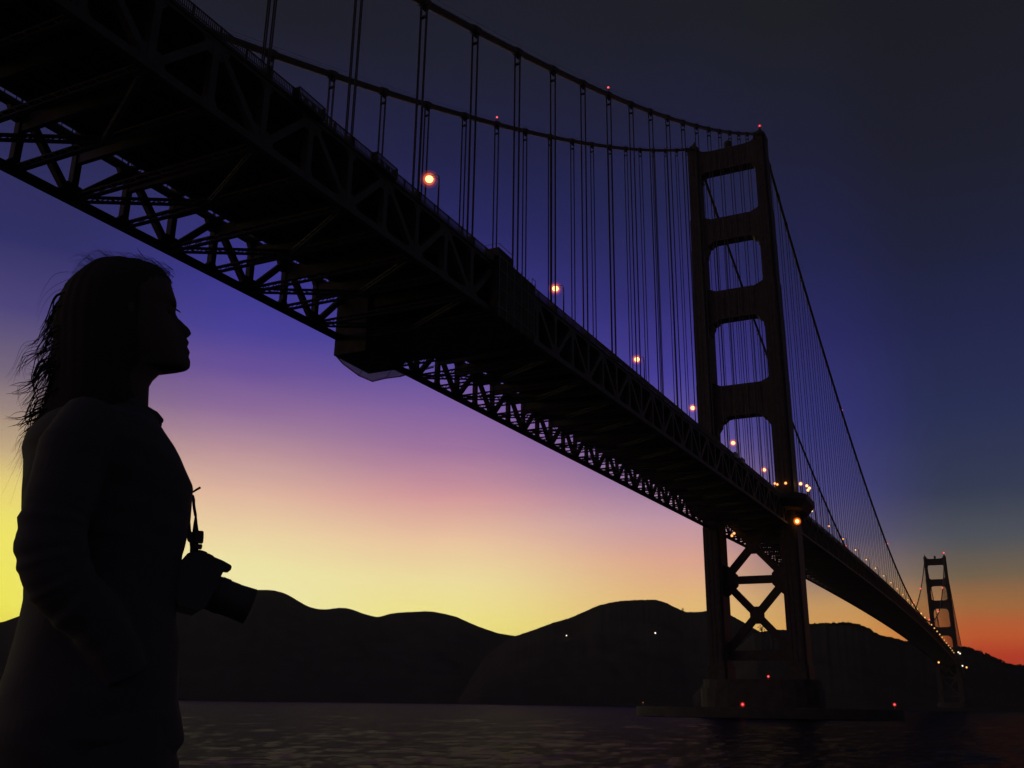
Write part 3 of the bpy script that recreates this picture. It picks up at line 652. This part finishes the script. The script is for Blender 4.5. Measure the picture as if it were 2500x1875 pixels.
marker((-1.6, -23.2, 5.0), 'red marker light in the middle of the fender, below the left leg', r=0.36, h=0.85, post=0.7)
marker((42.4, 0.5, 5.6), 'red marker light at the right end of the fender', r=0.32, h=0.7, post=1.3)
marker((5.0, -12.4, 14.0), 'red marker light on top of the concrete pier between the legs', r=0.32, h=0.6, post=0.8)
marker((-43.4, 1.0, 5.4), 'tiny dim orange marker light at the left end of the fender', m=glow('dim_orange', (0.8, 0.25, 0.05), 0.35), r=0.22, post=1.0)
def hill_light(px, py, r_, label, m=WHITE, r=1.2, post=4):
    a, e = unpix(px, py); marker((CAM[0] + math.sin(a)*r_, CAM[1] + math.cos(a)*r_, CAM[2] + r_*math.tan(e)), label, m=m, r=r, post=post, cat='lamp', nm='hillside_lamp')
hill_light(1383, 1553, 2560, 'tiny white lamp on the left flank of the domed hill', r=1.7)
hill_light(1600, 1547, 2380, 'tiny white lamp in the middle of the domed hill', r=1.9)
hill_light(2292, 1619, 1560, 'orange-white lamp on the dark slope under the far tower base', BULB2, r=1.3)
hill_light(2340, 1594, 1600, 'bright lamp just under the far tower on its right, left one of a close pair', r=1.05)
hill_light(2344, 1597, 1600, 'bright lamp just under the far tower on its right, right one of a close pair', r=1.05)
hill_light(2350, 1627, 1570, 'small elongated lamp on the shore below the far tower, left of two', r=1.0)
hill_light(2360, 1631, 1570, 'small lamp on the shore below the far tower, right of two', BULB2, r=1.2)
hill_light(2256, 1524, 1540, 'white lamp low beside the far end of the deck', r=1.2)
hill_light(2255, 1515, 1540, 'faint small lamp above another at the far end of the deck', r=0.8)

# ------------------------------------------------------------------ woman and her camera
K = 1.158
AZ = math.radians(-49.5)
W = thing('person', 'woman in profile with wind-blown hair and a jacket, looking up towards the bridge', 'person')
e_ = Vector((math.cos(AZ), -math.sin(AZ), 0)); nv = Vector((math.sin(AZ), math.cos(AZ), 0)); Q = Vector((CAM[0], CAM[1], 0)) + nv * 2.2; Q.z = CAM[2]
W.matrix_world = Matrix(((e_.x, nv.x, 0, Q.x), (e_.y, nv.y, 0, Q.y), (0, 0, 1, Q.z), (0, 0, 0, 1)))
def S2(s, z, y=0.0): return (s * K, y, z * K)         # local frame: x = the way she faces, y = away from the viewer, z = up
def interp(tab, z):
    zs = [t_[0] for t_ in tab]; 
    return [float(np.interp(z, zs[::-1], [t_[i] for t_ in tab][::-1])) for i in range(1, len(tab[0]))]
HEADT = [(.797, .055, .05, .030, .05), (.79, .068, .066, .045, .05), (.783, .082, .078, .055, .05), (.7595, .0908, .089, .066, .05), (.7393, .0995, .097, .070, .05), (.7307, .1008, .098, .071, .04), (.7253, .0997, .096, .071, .022), (.718, .1012, .093, .071, .010), (.71, .1061, .095, .070, .009),
         (.7008, .1182, .099, .069, .009), (.6929, .1277, .101, .068, .011), (.6857, .1335, .103, .067, .013), (.6802, .1341, .105, .067, .014), (.6749, .1308, .107, .066, .016), (.6719, .1257, .109, .065, .018), (.669, .1276, .111, .065, .020),
         (.6635, .1321, .113, .064, .021), (.6583, .1315, .114, .063, .022), (.6535, .1285, .115, .062, .024), (.651, .1311, .116, .061, .022), (.644, .1358, .117, .060, .020), (.637, .135, .118, .058, .022), (.633, .1346, .119, .057, .024), (.6256, .1382, .121, .054, .024),
         (.620, .1391, .122, .051, .026), (.612, .1392, .121, .048, .028), (.606, .1338, .115, .046, .03), (.602, .122, .107, .046, .03), (.598, .104, .097, .046, .03), (.594, .088, .083, .046, .03), (.577, .0751, .073, .045, .03), (.563, .0698, .069, .046, .03), (.54, .0715, .071, .048, .03), (.525, .073, .072, .052, .03), (.50, .075, .075, .07, .03), (.48, .08, .08, .1, .03)]
BACKT = [(.797, -.01), (.79, -.03), (.78, -.05), (.76, -.072), (.72, -.088), (.67, -.084), (.63, -.062), (.60, -.048), (.57, -.042), (.54, -.045), (.50, -.06), (.48, -.075)]
def head_mesh():
    rings = []; n = 72
    for (z, pf, env, hw, nw) in HEADT:
        bk, = interp(BACKT, z); c = (bk + env) / 2; a = (env - bk) / 2; ring = []
        for i in range(n):
            th = 2*math.pi*i/n; cx = math.cos(th); sy = math.sin(th)
            x = c + a * math.copysign(abs(cx) ** 0.85, cx); y = hw * math.copysign(abs(sy) ** 0.9, sy)
            if cx > 0: x += (pf - env) * math.exp(-(y / nw) ** 2)
            if cx > 0 and 0.70 < z < 0.727: x -= 0.006 * math.exp(-((abs(y) - 0.028) / 0.013) ** 2)
            ring.append((x * K, y * K, z * K))
        rings.append(ring)
    mb = MB().loft(rings)
    for s_ in (-1, 1):                               # eyeballs and ears, fused into the body surface
        mb.ball(S2(.083, .7135, s_ * .030 * K), 0.0115, 12, 8)
        mb.ball(S2(.012, .690, s_ * .066 * K), 0.016, 10, 8, 1.5)
    return mb
def limb(mb, pts, rad, n=20): return mb.tube(pts, rad, n)
body = head_mesh()
GF = -(0.74) / K                                      # floor level in the local (unscaled) frame
def ring_ell(bk, fr, hw, z, n=40, y0=0.0, p=0.85):
    c = (bk + fr) / 2; a = (fr - bk) / 2
    return [((c + a * math.copysign(abs(math.cos(t_))**p, math.cos(t_))) * K, y0 + hw * math.copysign(abs(math.sin(t_))**p, math.sin(t_)), z * K) for t_ in (2*math.pi*i/n for i in range(n))]
body.loft([ring_ell(b_, f_, w_, z_) for z_, b_, f_, w_ in ((.50,-.035,.055,.05), (.47,-.05,.07,.11), (.44,-.07,.08,.15), (.36,-.08,.12,.165), (.27,-.07,.13,.145), (.18,-.05,.13,.13), (.10,-.05,.14,.145), (.0,-.05,.155,.17), (-.08,-.04,.15,.17))])
ARM = lambda s_: [S2(-.01, .425, s_*.15), S2(-.035, .36, s_*.20), S2(-.062, .225, s_*.215), S2(.01, .135, s_*.20), S2(.055, .045, s_*.175), S2(.062, .015, s_*.165)]
for s_ in (-1, 1):
    limb(body, ARM(s_), [.052, .046, .040, .036, .026, .03])
    hb = Vector(S2(.062, .015, s_*.160)); hd_ = Vector((0.75, -s_*0.25, -0.62)).normalized()
    limb(body, [hb - hd_*0.01, hb + hd_*0.035, hb + hd_*0.08], [.028, .036, .032], 12)
    for f_ in range(4):
        o_ = Vector((0.0, -s_*0.002, 0)) + Vector((-hd_.z, 0, hd_.x)) * (0.026 - 0.0175 * f_); L_ = [.068, .075, .07, .055][f_]
        p0 = hb + hd_*0.075 + o_; limb(body, [p0, p0 + hd_*L_*0.5 + Vector((0, -s_*0.006, 0)), p0 + hd_*L_*0.85 + Vector((0, -s_*0.025, -0.004))], [.0095, .0085, .007], 8)
    p0 = hb + hd_*0.02 + Vector((-hd_.z, 0, hd_.x)) * 0.03; limb(body, [p0, p0 + hd_*0.03 + Vector((0.01, -s_*0.01, 0.016)), p0 + hd_*0.055 + Vector((0.01, -s_*0.018, 0.014))], [.012, .010, .008], 8)
    limb(body, [S2(.06, -.02, s_*.085), S2(.065, -.16, s_*.09), S2(.055, -.30, s_*.095), S2(.035, -.45, s_*.10), S2(.02, GF+.06, s_*.105)], [.092, .082, .058, .055, .038])
    limb(body, [S2(-.02, GF+.045, s_*.105), S2(.06, GF+.04, s_*.11), S2(.16, GF+.025, s_*.115)], [.034, .036, .025], 12)
def remeshed(name, mb, vox, sm=2):
    me = mb.mesh(name); fixn(me); o = bpy.data.objects.new(name, me); COL.objects.link(o)
    md = o.modifiers.new('r', 'REMESH'); md.mode = 'VOXEL'; md.voxel_size = vox; md.use_smooth_shade = True
    if sm: s_ = o.modifiers.new('s', 'SMOOTH'); s_.iterations = sm; s_.factor = 0.5
    dg = bpy.context.evaluated_depsgraph_get(); dg.update(); m2 = bpy.data.meshes.new_from_object(o.evaluated_get(dg)); m2.name = name
    bpy.data.objects.remove(o); bpy.data.meshes.remove(me); return m2
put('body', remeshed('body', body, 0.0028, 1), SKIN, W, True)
put('eyelash', MB().tube([S2(.0985, .7175, -.03), S2(.1055, .7178, -.02), S2(.1085, .7180, -.012)], [.0022, .0016, .0006], 6), HAIR, W)
# jacket
jk = MB()
JT = [(.512,-.050,.078,.062), (.500,-.066,.090,.085), (.486,-.088,.096,.125), (.470,-.104,.106,.165), (.4526,-.1190,.119,.185), (.435,-.1255,.131,.198), (.418,-.1280,.142,.205), (.398,-.1220,.1535,.205), (.3689,-.1185,.1690,.200), (.3416,-.116,.1705,.195),
      (.31,-.112,.1712,.190), (.282,-.106,.1690,.188), (.26,-.100,.1665,.186), (.2478,-.098,.1640,.185), (.2028,-.092,.1635,.183), (.156,-.086,.1625,.185), (.130,-.087,.168,.19), (.09,-.090,.178,.195), (.04,-.096,.180,.20), (.0,-.104,.184,.205), (-.030,-.110,.1935,.205), (-.0605,-.116,.2015,.205), (-.0727,-.117,.2022,.203), (-.085,-.114,.193,.198), (-.092,-.113,.1925,.196), (-.104,-.112,.1985,.194), (-.15,-.108,.198,.19)]
n = 64; rings = []
for z_, b_, f_, w_ in JT:
    r_ = ring_ell(b_, f_, w_, z_, n)
    rings.append([(x, y + 0.004*math.sin(z_*120 + 3*math.atan2(y, x)*2), z) for x, y, z in r_])
jk.loft(rings)
for s_ in (-1, 1):
    P = [Vector(S2(-.012, .452, s_*.150)), Vector(S2(-.036, .39, s_*.188)), Vector(S2(-.046, .31, s_*.207)), Vector(S2(-.052, .265, s_*.214)), Vector(S2(-.050, .225, s_*.216)), Vector(S2(-.036, .185, s_*.215)), Vector(S2(-.015, .155, s_*.208)), Vector(S2(.03, .12, s_*.20)), Vector(S2(.068, .065, s_*.185)), Vector(S2(.085, .030, s_*.172))]
    R_ = [.066, .068, .062, .059, .062, .060, .056, .052, .046, .046]
    fine_p, fine_r = [], []
    for a in range(len(P)-1):
        for b2 in range(6):
            u_ = b2/6; fine_p.append(P[a].lerp(P[a+1], u_)); q_ = a + u_
            fold = 0.0013*math.sin(q_*7.3 + s_ + 0.9*math.sin(q_*1.7)) + 0.0012*math.sin(q_*13.1)
            fine_r.append(R_[a]*(1-u_) + R_[a+1]*u_ + fold * (1.4 if 2 < q_ < 7 else 0.5))
    jk.tube(fine_p, fine_r, 28)
    # collar wing
    jk.tube([S2(-.045, .528, 0), S2(-.03, .532, s_*.045), S2(.01, .522, s_*.062), S2(.05, .508, s_*.052), S2(.085, .501, s_*.028), S2(.0995, .4935, s_*.014)], [.010, .012, .014, .015, .0115, .0085], 12)
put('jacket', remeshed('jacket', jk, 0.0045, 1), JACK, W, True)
tr = MB()
for s_ in (-1, 1): tr.tube([S2(.072, -.03, s_*.085), S2(.085, -.12, s_*.092), S2(.07, -.28, s_*.097), S2(.045, -.44, s_*.10), S2(.025, GF+.05, s_*.105)], [.118, .112, .078, .070, .062], 24)
tr.loft([ring_ell(-.05, .17, .17, z_) for z_ in (0.02, -.06, -.10)])
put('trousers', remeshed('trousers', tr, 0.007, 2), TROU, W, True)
for s_ in (-1, 1): put('shoe', MB().loft([[(x*K + 0.0, s_*.11 + y, z) for x, y in ((-.07,-.036),(-.03,-.042),(.08,-.046),(.16,-.040),(.185,0),(.16,.040),(.08,.046),(-.03,.042),(-.07,.036))] for z in (GF*K, GF*K+.03)] + [[(x*K*0.85, s_*.11 + y*0.7, GF*K+.085 - max(0, x)*0.28) for x, y in ((-.07,-.036),(-.03,-.042),(.08,-.046),(.16,-.040),(.185,0),(.16,.040),(.08,.046),(-.03,.042),(-.07,.036))]]), SHOE, W)
# hair mass
HT = [(.8085, -.002, .028, .014), (.8055, -.030, .048, .034), (.800, -.050, .064, .047), (.7925, -.062, .0745, .056), (.7803, -.0735, .0855, .064), (.770, -.082, .082, .069), (.758, -.0915, .080, .073), (.7398, -.1025, .072, .079), (.7207, -.1065, .064, .082), (.6983, -.110, .060, .085), (.6722, -.1128, .058, .086), (.651, -.1118, .057, .086), (.6315, -.107, .056, .086), (.5988, -.104, .054, .084), (.574, -.0985, .040, .081), (.5415, -.0985, .050, .079), (.517, -.100, .063, .078), (.496, -.106, .045, .075), (.4738, -.110, .0, .07), (.45, -.114, -.03, .06), (.425, -.115, -.06, .045)]
n = 96; rings = []
for z_, b_, f_, w_ in HT:
    r_ = ring_ell(b_, f_, w_*K, z_, n, p=0.92)
    rings.append([(x * 1.0 + 0.0011*math.sin(37*math.atan2(y, x) + z_*20), y + 0.0016*math.sin(31*math.atan2(y, x)*1 + z_*25), z + 0.0010*math.sin(9*math.atan2(y, x))) for x, y, z in r_])
hr = put('hair', MB().loft(rings), HAIR, W, True)
from itertools import accumulate
def strand_pts(pts, n=14):
    P = [Vector(p) for p in pts]; out = []
    for i in range(n):
        t_ = i/(n-1)*(len(P)-1); k = min(int(t_), len(P)-2); u_ = t_-k
        p0 = P[max(k-1, 0)]; p1 = P[k]; p2 = P[k+1]; p3 = P[min(k+2, len(P)-1)]
        out.append(0.5*((2*p1) + (p2-p0)*u_ + (2*p0-5*p1+4*p2-p3)*u_*u_ + (3*p1-p0-3*p2+p3)*u_**3))
    return out
# (s, z) runs of the loose locks, in the same measured units as the rest of the figure
LOCKS = [([(-0.113, 0.672), (-0.1212, 0.637), (-0.1306, 0.6125), (-0.1453, 0.602)], 3), ([(-0.1306, 0.6125), (-0.1478, 0.5971), (-0.1556, 0.5783), (-0.16, 0.5652)], 2), ([(-0.1101, 0.6362), (-0.1196, 0.5964), (-0.1251, 0.5754)], 3), ([(-0.11, 0.5903), (-0.1208, 0.561), (-0.1386, 0.5579)], 3), ([(-0.1149, 0.5644), (-0.1264, 0.5402), (-0.1413, 0.5258), (-0.1602, 0.5183)], 4), ([(-0.1241, 0.5831), (-0.1278, 0.5525), (-0.1239, 0.5307), (-0.1135, 0.5111)], 3), ([(-0.1088, 0.5527), (-0.1262, 0.5106), (-0.1389, 0.4894)], 2), ([(-0.1007, 0.5116), (-0.1185, 0.5018), (-0.1339, 0.484)], 4), ([(-0.1024, 0.4941), (-0.1198, 0.4821), (-0.1398, 0.4747), (-0.1585, 0.4671)], 3), ([(-0.1045, 0.4792), (-0.1239, 0.467), (-0.1365, 0.453)], 5), ([(-0.1182, 0.5142), (-0.1247, 0.4864), (-0.1246, 0.4645), (-0.1176, 0.4533)], 3), ([(-0.1495, 0.5943), (-0.1606, 0.5552), (-0.1684, 0.5306)], 1), ([(-0.1205, 0.7391), (-0.1362, 0.7097), (-0.1417, 0.6722)], 1), ([(-0.0855, 0.7794), (-0.0677, 0.8006), (-0.0467, 0.8173)], 1), ([(-0.0933, 0.7697), (-0.0776, 0.7891), (-0.0501, 0.8083)], 1), ([(0.026, 0.8055), (0.0176, 0.815), (0.0098, 0.8196)], 2), ([(0.0602, 0.8024), (0.0747, 0.8038), (0.0833, 0.7881)], 2), ([(-0.1046, 0.5987), (-0.1064, 0.5656), (-0.1165, 0.5317)], 4), ([(-0.0993, 0.5767), (-0.112, 0.5448), (-0.1324, 0.4951)], 1), ([(-0.0996, 0.549), (-0.1003, 0.524), (-0.1059, 0.5035)], 6), ([(-0.1028, 0.5863), (-0.1099, 0.5601), (-0.1432, 0.5527)], 1), ([(-0.1375, 0.5861), (-0.145, 0.5649), (-0.1407, 0.5432)], 1), ([(-0.1482, 0.5297), (-0.1463, 0.5104), (-0.1455, 0.4983)], 1), ([(-0.1273, 0.4473), (-0.1323, 0.4252), (-0.1363, 0.4105)], 1), ([(-0.1276, 0.4353), (-0.135, 0.4154), (-0.1379, 0.4009)], 1), ([(-0.1127, 0.7008), (-0.118, 0.6607), (-0.1251, 0.6338)], 4), ([(-0.1158, 0.6302), (-0.1278, 0.6078), (-0.1281, 0.5951)], 3)]
mbh = MB()
for L_, wd in LOCKS:
    if L_[0][0] < -.09: L_ = [(L_[0][0] + .022, L_[0][1] + .014)] + list(L_)
    for q_ in range(7 if wd > 1 else 3):
        y0 = random.uniform(-.06, .06); sp_ = random.uniform(0, 1)
        pts = [S2(s + random.gauss(0, .0016) * (0.4 + i*0.5), z + random.gauss(0, .0016) * (0.4 + i*0.5), y0 + i * random.uniform(-.006, .006)) for i, (s, z) in enumerate(L_)]
        pp = strand_pts(pts); r0 = 0.00042 * wd; mbh.tube(pp, [r0 * (1 - 0.85*(i/(len(pp)-1))**1.5) for i in range(len(pp))], 4)
for q_ in range(420):                                # free random flyaways swept back and down by the wind
    z_ = random.uniform(.43, .70); b_, f_, w_ = interp(HT, z_); y0 = random.uniform(-.06, .06)
    ln = abs(random.gauss(0, .018)) + .006 + max(0, (.72 - z_)) * random.random() * .12
    s0 = b_ + .012; dx = -ln * random.uniform(.1, .62); dz = -ln * random.uniform(.9, 1.7)
    pts = [S2(s0, z_ + .03, y0), S2(b_ - .001, z_, y0), S2(b_ + dx*.5, z_ + dz*.45, y0 + random.gauss(0, .006)), S2(b_ + dx + random.gauss(0, .003), z_ + dz, y0 + random.gauss(0, .01))]
    pp = strand_pts(pts, 9); mbh.tube(pp, [0.00045 * (1 - 0.8*i/8) for i in range(9)], 3)
for q_ in range(260):                                # fuzz over the crown
    t_ = random.uniform(0, 1); z_ = .808 - .06 * abs(t_ - .55)**1.6 * 2.2; s0 = -.085 + .165 * t_
    zt_ = float(np.interp(s0, [-.0918, -.0739, -.0598, -.0425, -.0187, .0, .0233, .0403, .0553, .0704, .082], [.758, .7803, .7943, .8029, .8024, .8061, .809, .8071, .803, .7988, .783]))
    y0 = random.uniform(-.05, .05); ln = random.uniform(.008, .028)
    pts = [S2(s0 + .012, zt_ - .006, y0), S2(s0, zt_ + .001, y0), S2(s0 - ln*.5, zt_ + .003 + ln * random.uniform(0, .35), y0), S2(s0 - ln * random.uniform(.7, 1.3), zt_ + random.uniform(-.3, .45) * ln, y0)]
    pp = strand_pts(pts, 8); mbh.tube(pp, [0.0005 * (1 - 0.8*i/7) for i in range(8)], 3)
o = put('loose_hair', mbh, HAIR, hr); o['kind'] = 'stuff'
put('drawstring', MB().tube([S2(.168, .366, -.01), S2(.1765, .3725, -.015), S2(.1822, .3765, -.018)], [.002, .0026, .0028], 8), STRAP, W)

# the camera hanging on its strap (held by the neck strap, so a thing of its own)
CT = thing('camera', 'black reflex camera with a lens hood hanging on a strap at the woman\'s chest', 'camera')
CT.matrix_world = W.matrix_world.copy()
body_p = [(.158,.232), (.1686,.247), (.1747,.2504), (.185,.2510), (.194,.2500), (.2116,.247), (.226,.236), (.2355,.2225), (.2103,.156), (.1997,.1474), (.162,.156), (.150,.19)]
cb = put('camera_body', MB().prism_y([(s*K, z*K) for s, z in body_p], -.068, .068), PLAS, CT)
hump = [(.168,.235), (.1747,.2508), (.1877,.2513), (.1966,.2564), (.2116,.2537), (.2172,.2495), (.2357,.2431), (.2497,.2365), (.2520,.2345), (.2527,.2313), (.2515,.2267), (.241,.2272), (.2368,.2251), (.2349,.2189), (.225,.205), (.19,.20)]
put('viewfinder_hump', MB().prism_y([(s*K, z*K) for s, z in hump], -.026, .026), PLAS, CT)
ax0 = Vector((.2226, 0, .1875)) * K; axd = Vector((.0752, 0, -.0238)).normalized()
def ln_(r, *ts): return MB().tube([ax0 + axd * a for a in ts], r, 28)
lens = put('lens_barrel', MB().tube([ax0 + axd*a for a in (-.012, .012, .0125, .03, .031, .052)], [.0375, .0375, .0385, .0385, .0368, .0368], 28), PLAS, CT)
put('lens_hood', MB().tube([ax0 + axd*a for a in (.048, .052, .088, .0885, .060)], [.0368, .0362, .0388, .0360, .033], 28, cap=False), PLAS, lens)
put('front_glass', MB().ball(ax0 + axd*0.052, .030, 20, 10, 1.0), LENSG, lens, True)
put('mode_dial', MB().tube([S2(.195,.249,-.05), S2(.1965,.2545,-.05)], .010, 14), PLAS, CT)
sp1 = [S2(.02,.535,.06), S2(.060,.49,.07), S2(.105,.43,.06), S2(.158,.375,.035), S2(.1731,.3652,.02), S2(.1765,.345,.01), S2(.1807,.3255,.0)]
put('neck_strap', MB().tube(strand_pts(sp1, 16), .0032, 8), STRAP, CT)
put('neck_strap', MB().loft([[S2(s - w_, z, -.006), S2(s + w_, z, -.006), S2(s + w_, z, .006), S2(s - w_, z, .006)] for s, z, w_ in ((.1806,.3265,.0012), (.1812,.3232,.0016), (.1822,.31,.0034), (.1838,.296,.0052), (.1855,.27,.0058), (.188,.252,.005))]), STRAP, CT)
put('strap_buckle', MB().loft([[S2(s - w_, z, -.011), S2(s + w_, z, -.011), S2(s + w_, z, .011), S2(s - w_, z, .011)] for s, z, w_ in ((.1885,.2968,.0068), (.1895,.2955,.0080), (.1900,.286,.0086), (.1908,.2755,.0080))]), PLAS, CT)
put('strap_buckle', MB().loft([[S2(s - w_, z, -.010), S2(s + w_, z, -.010), S2(s + w_, z, .010), S2(s - w_, z, .010)] for s, z, w_ in ((.1895,.2722,.0072), (.1900,.2700,.0080), (.1905,.2648,.0074))]), PLAS, CT)
sp2 = [S2(.02,.535,-.06), S2(.06,.49,-.07), S2(.105,.43,-.062), S2(.150,.37,-.052), S2(.168,.30,-.045), S2(.1705,.285,-.04), S2(.1725,.275,-.04)]
put('neck_strap', MB().tube(strand_pts(sp2, 16), .003, 8), STRAP, CT)
put('strap_buckle', MB().loft([[S2(s - w_, z, -.046), S2(s + w_, z, -.046), S2(s + w_, z, -.034), S2(s - w_, z, -.034)] for s, z, w_ in ((.170,.29,.003), (.171,.283,.0045), (.1725,.275,.0045), (.174,.271,.0028))]), PLAS, CT)
put('neck_strap', MB().loft([[S2(s - w_, z, -.044), S2(s + w_, z, -.044), S2(s + w_, z, -.037), S2(s - w_, z, -.037)] for s, z, w_ in ((.174,.272,.0022), (.1765,.262,.0024), (.1780,.25,.0030))]), STRAP, CT)
put('strap_loop', MB().tube([S2(.1745,.2875,-.04), S2(.179,.289,-.02), S2(.185,.288,0)], .0026, 6), STRAP, CT)

# ------------------------------------------------------------------ thin evening haze over the strait
HZ = bpy.data.materials.new('haze_air'); HZ.use_nodes = True; t = HZ.node_tree
for n in list(t.nodes): t.nodes.remove(n)
pv = t.nodes.new('ShaderNodeVolumePrincipled'); pv.inputs['Density'].default_value = 0.00004; pv.inputs['Color'].default_value = (0.9, 0.9, 0.92, 1)
o_ = t.nodes.new('ShaderNodeOutputMaterial'); t.links.new(pv.outputs[0], o_.inputs['Volume'])
hz = put('haze', MB().box(-13000, 13000, -13000, 13000, -12, 420), HZ); hz['kind'] = 'stuff'; hz['label'] = 'thin evening haze over the strait'
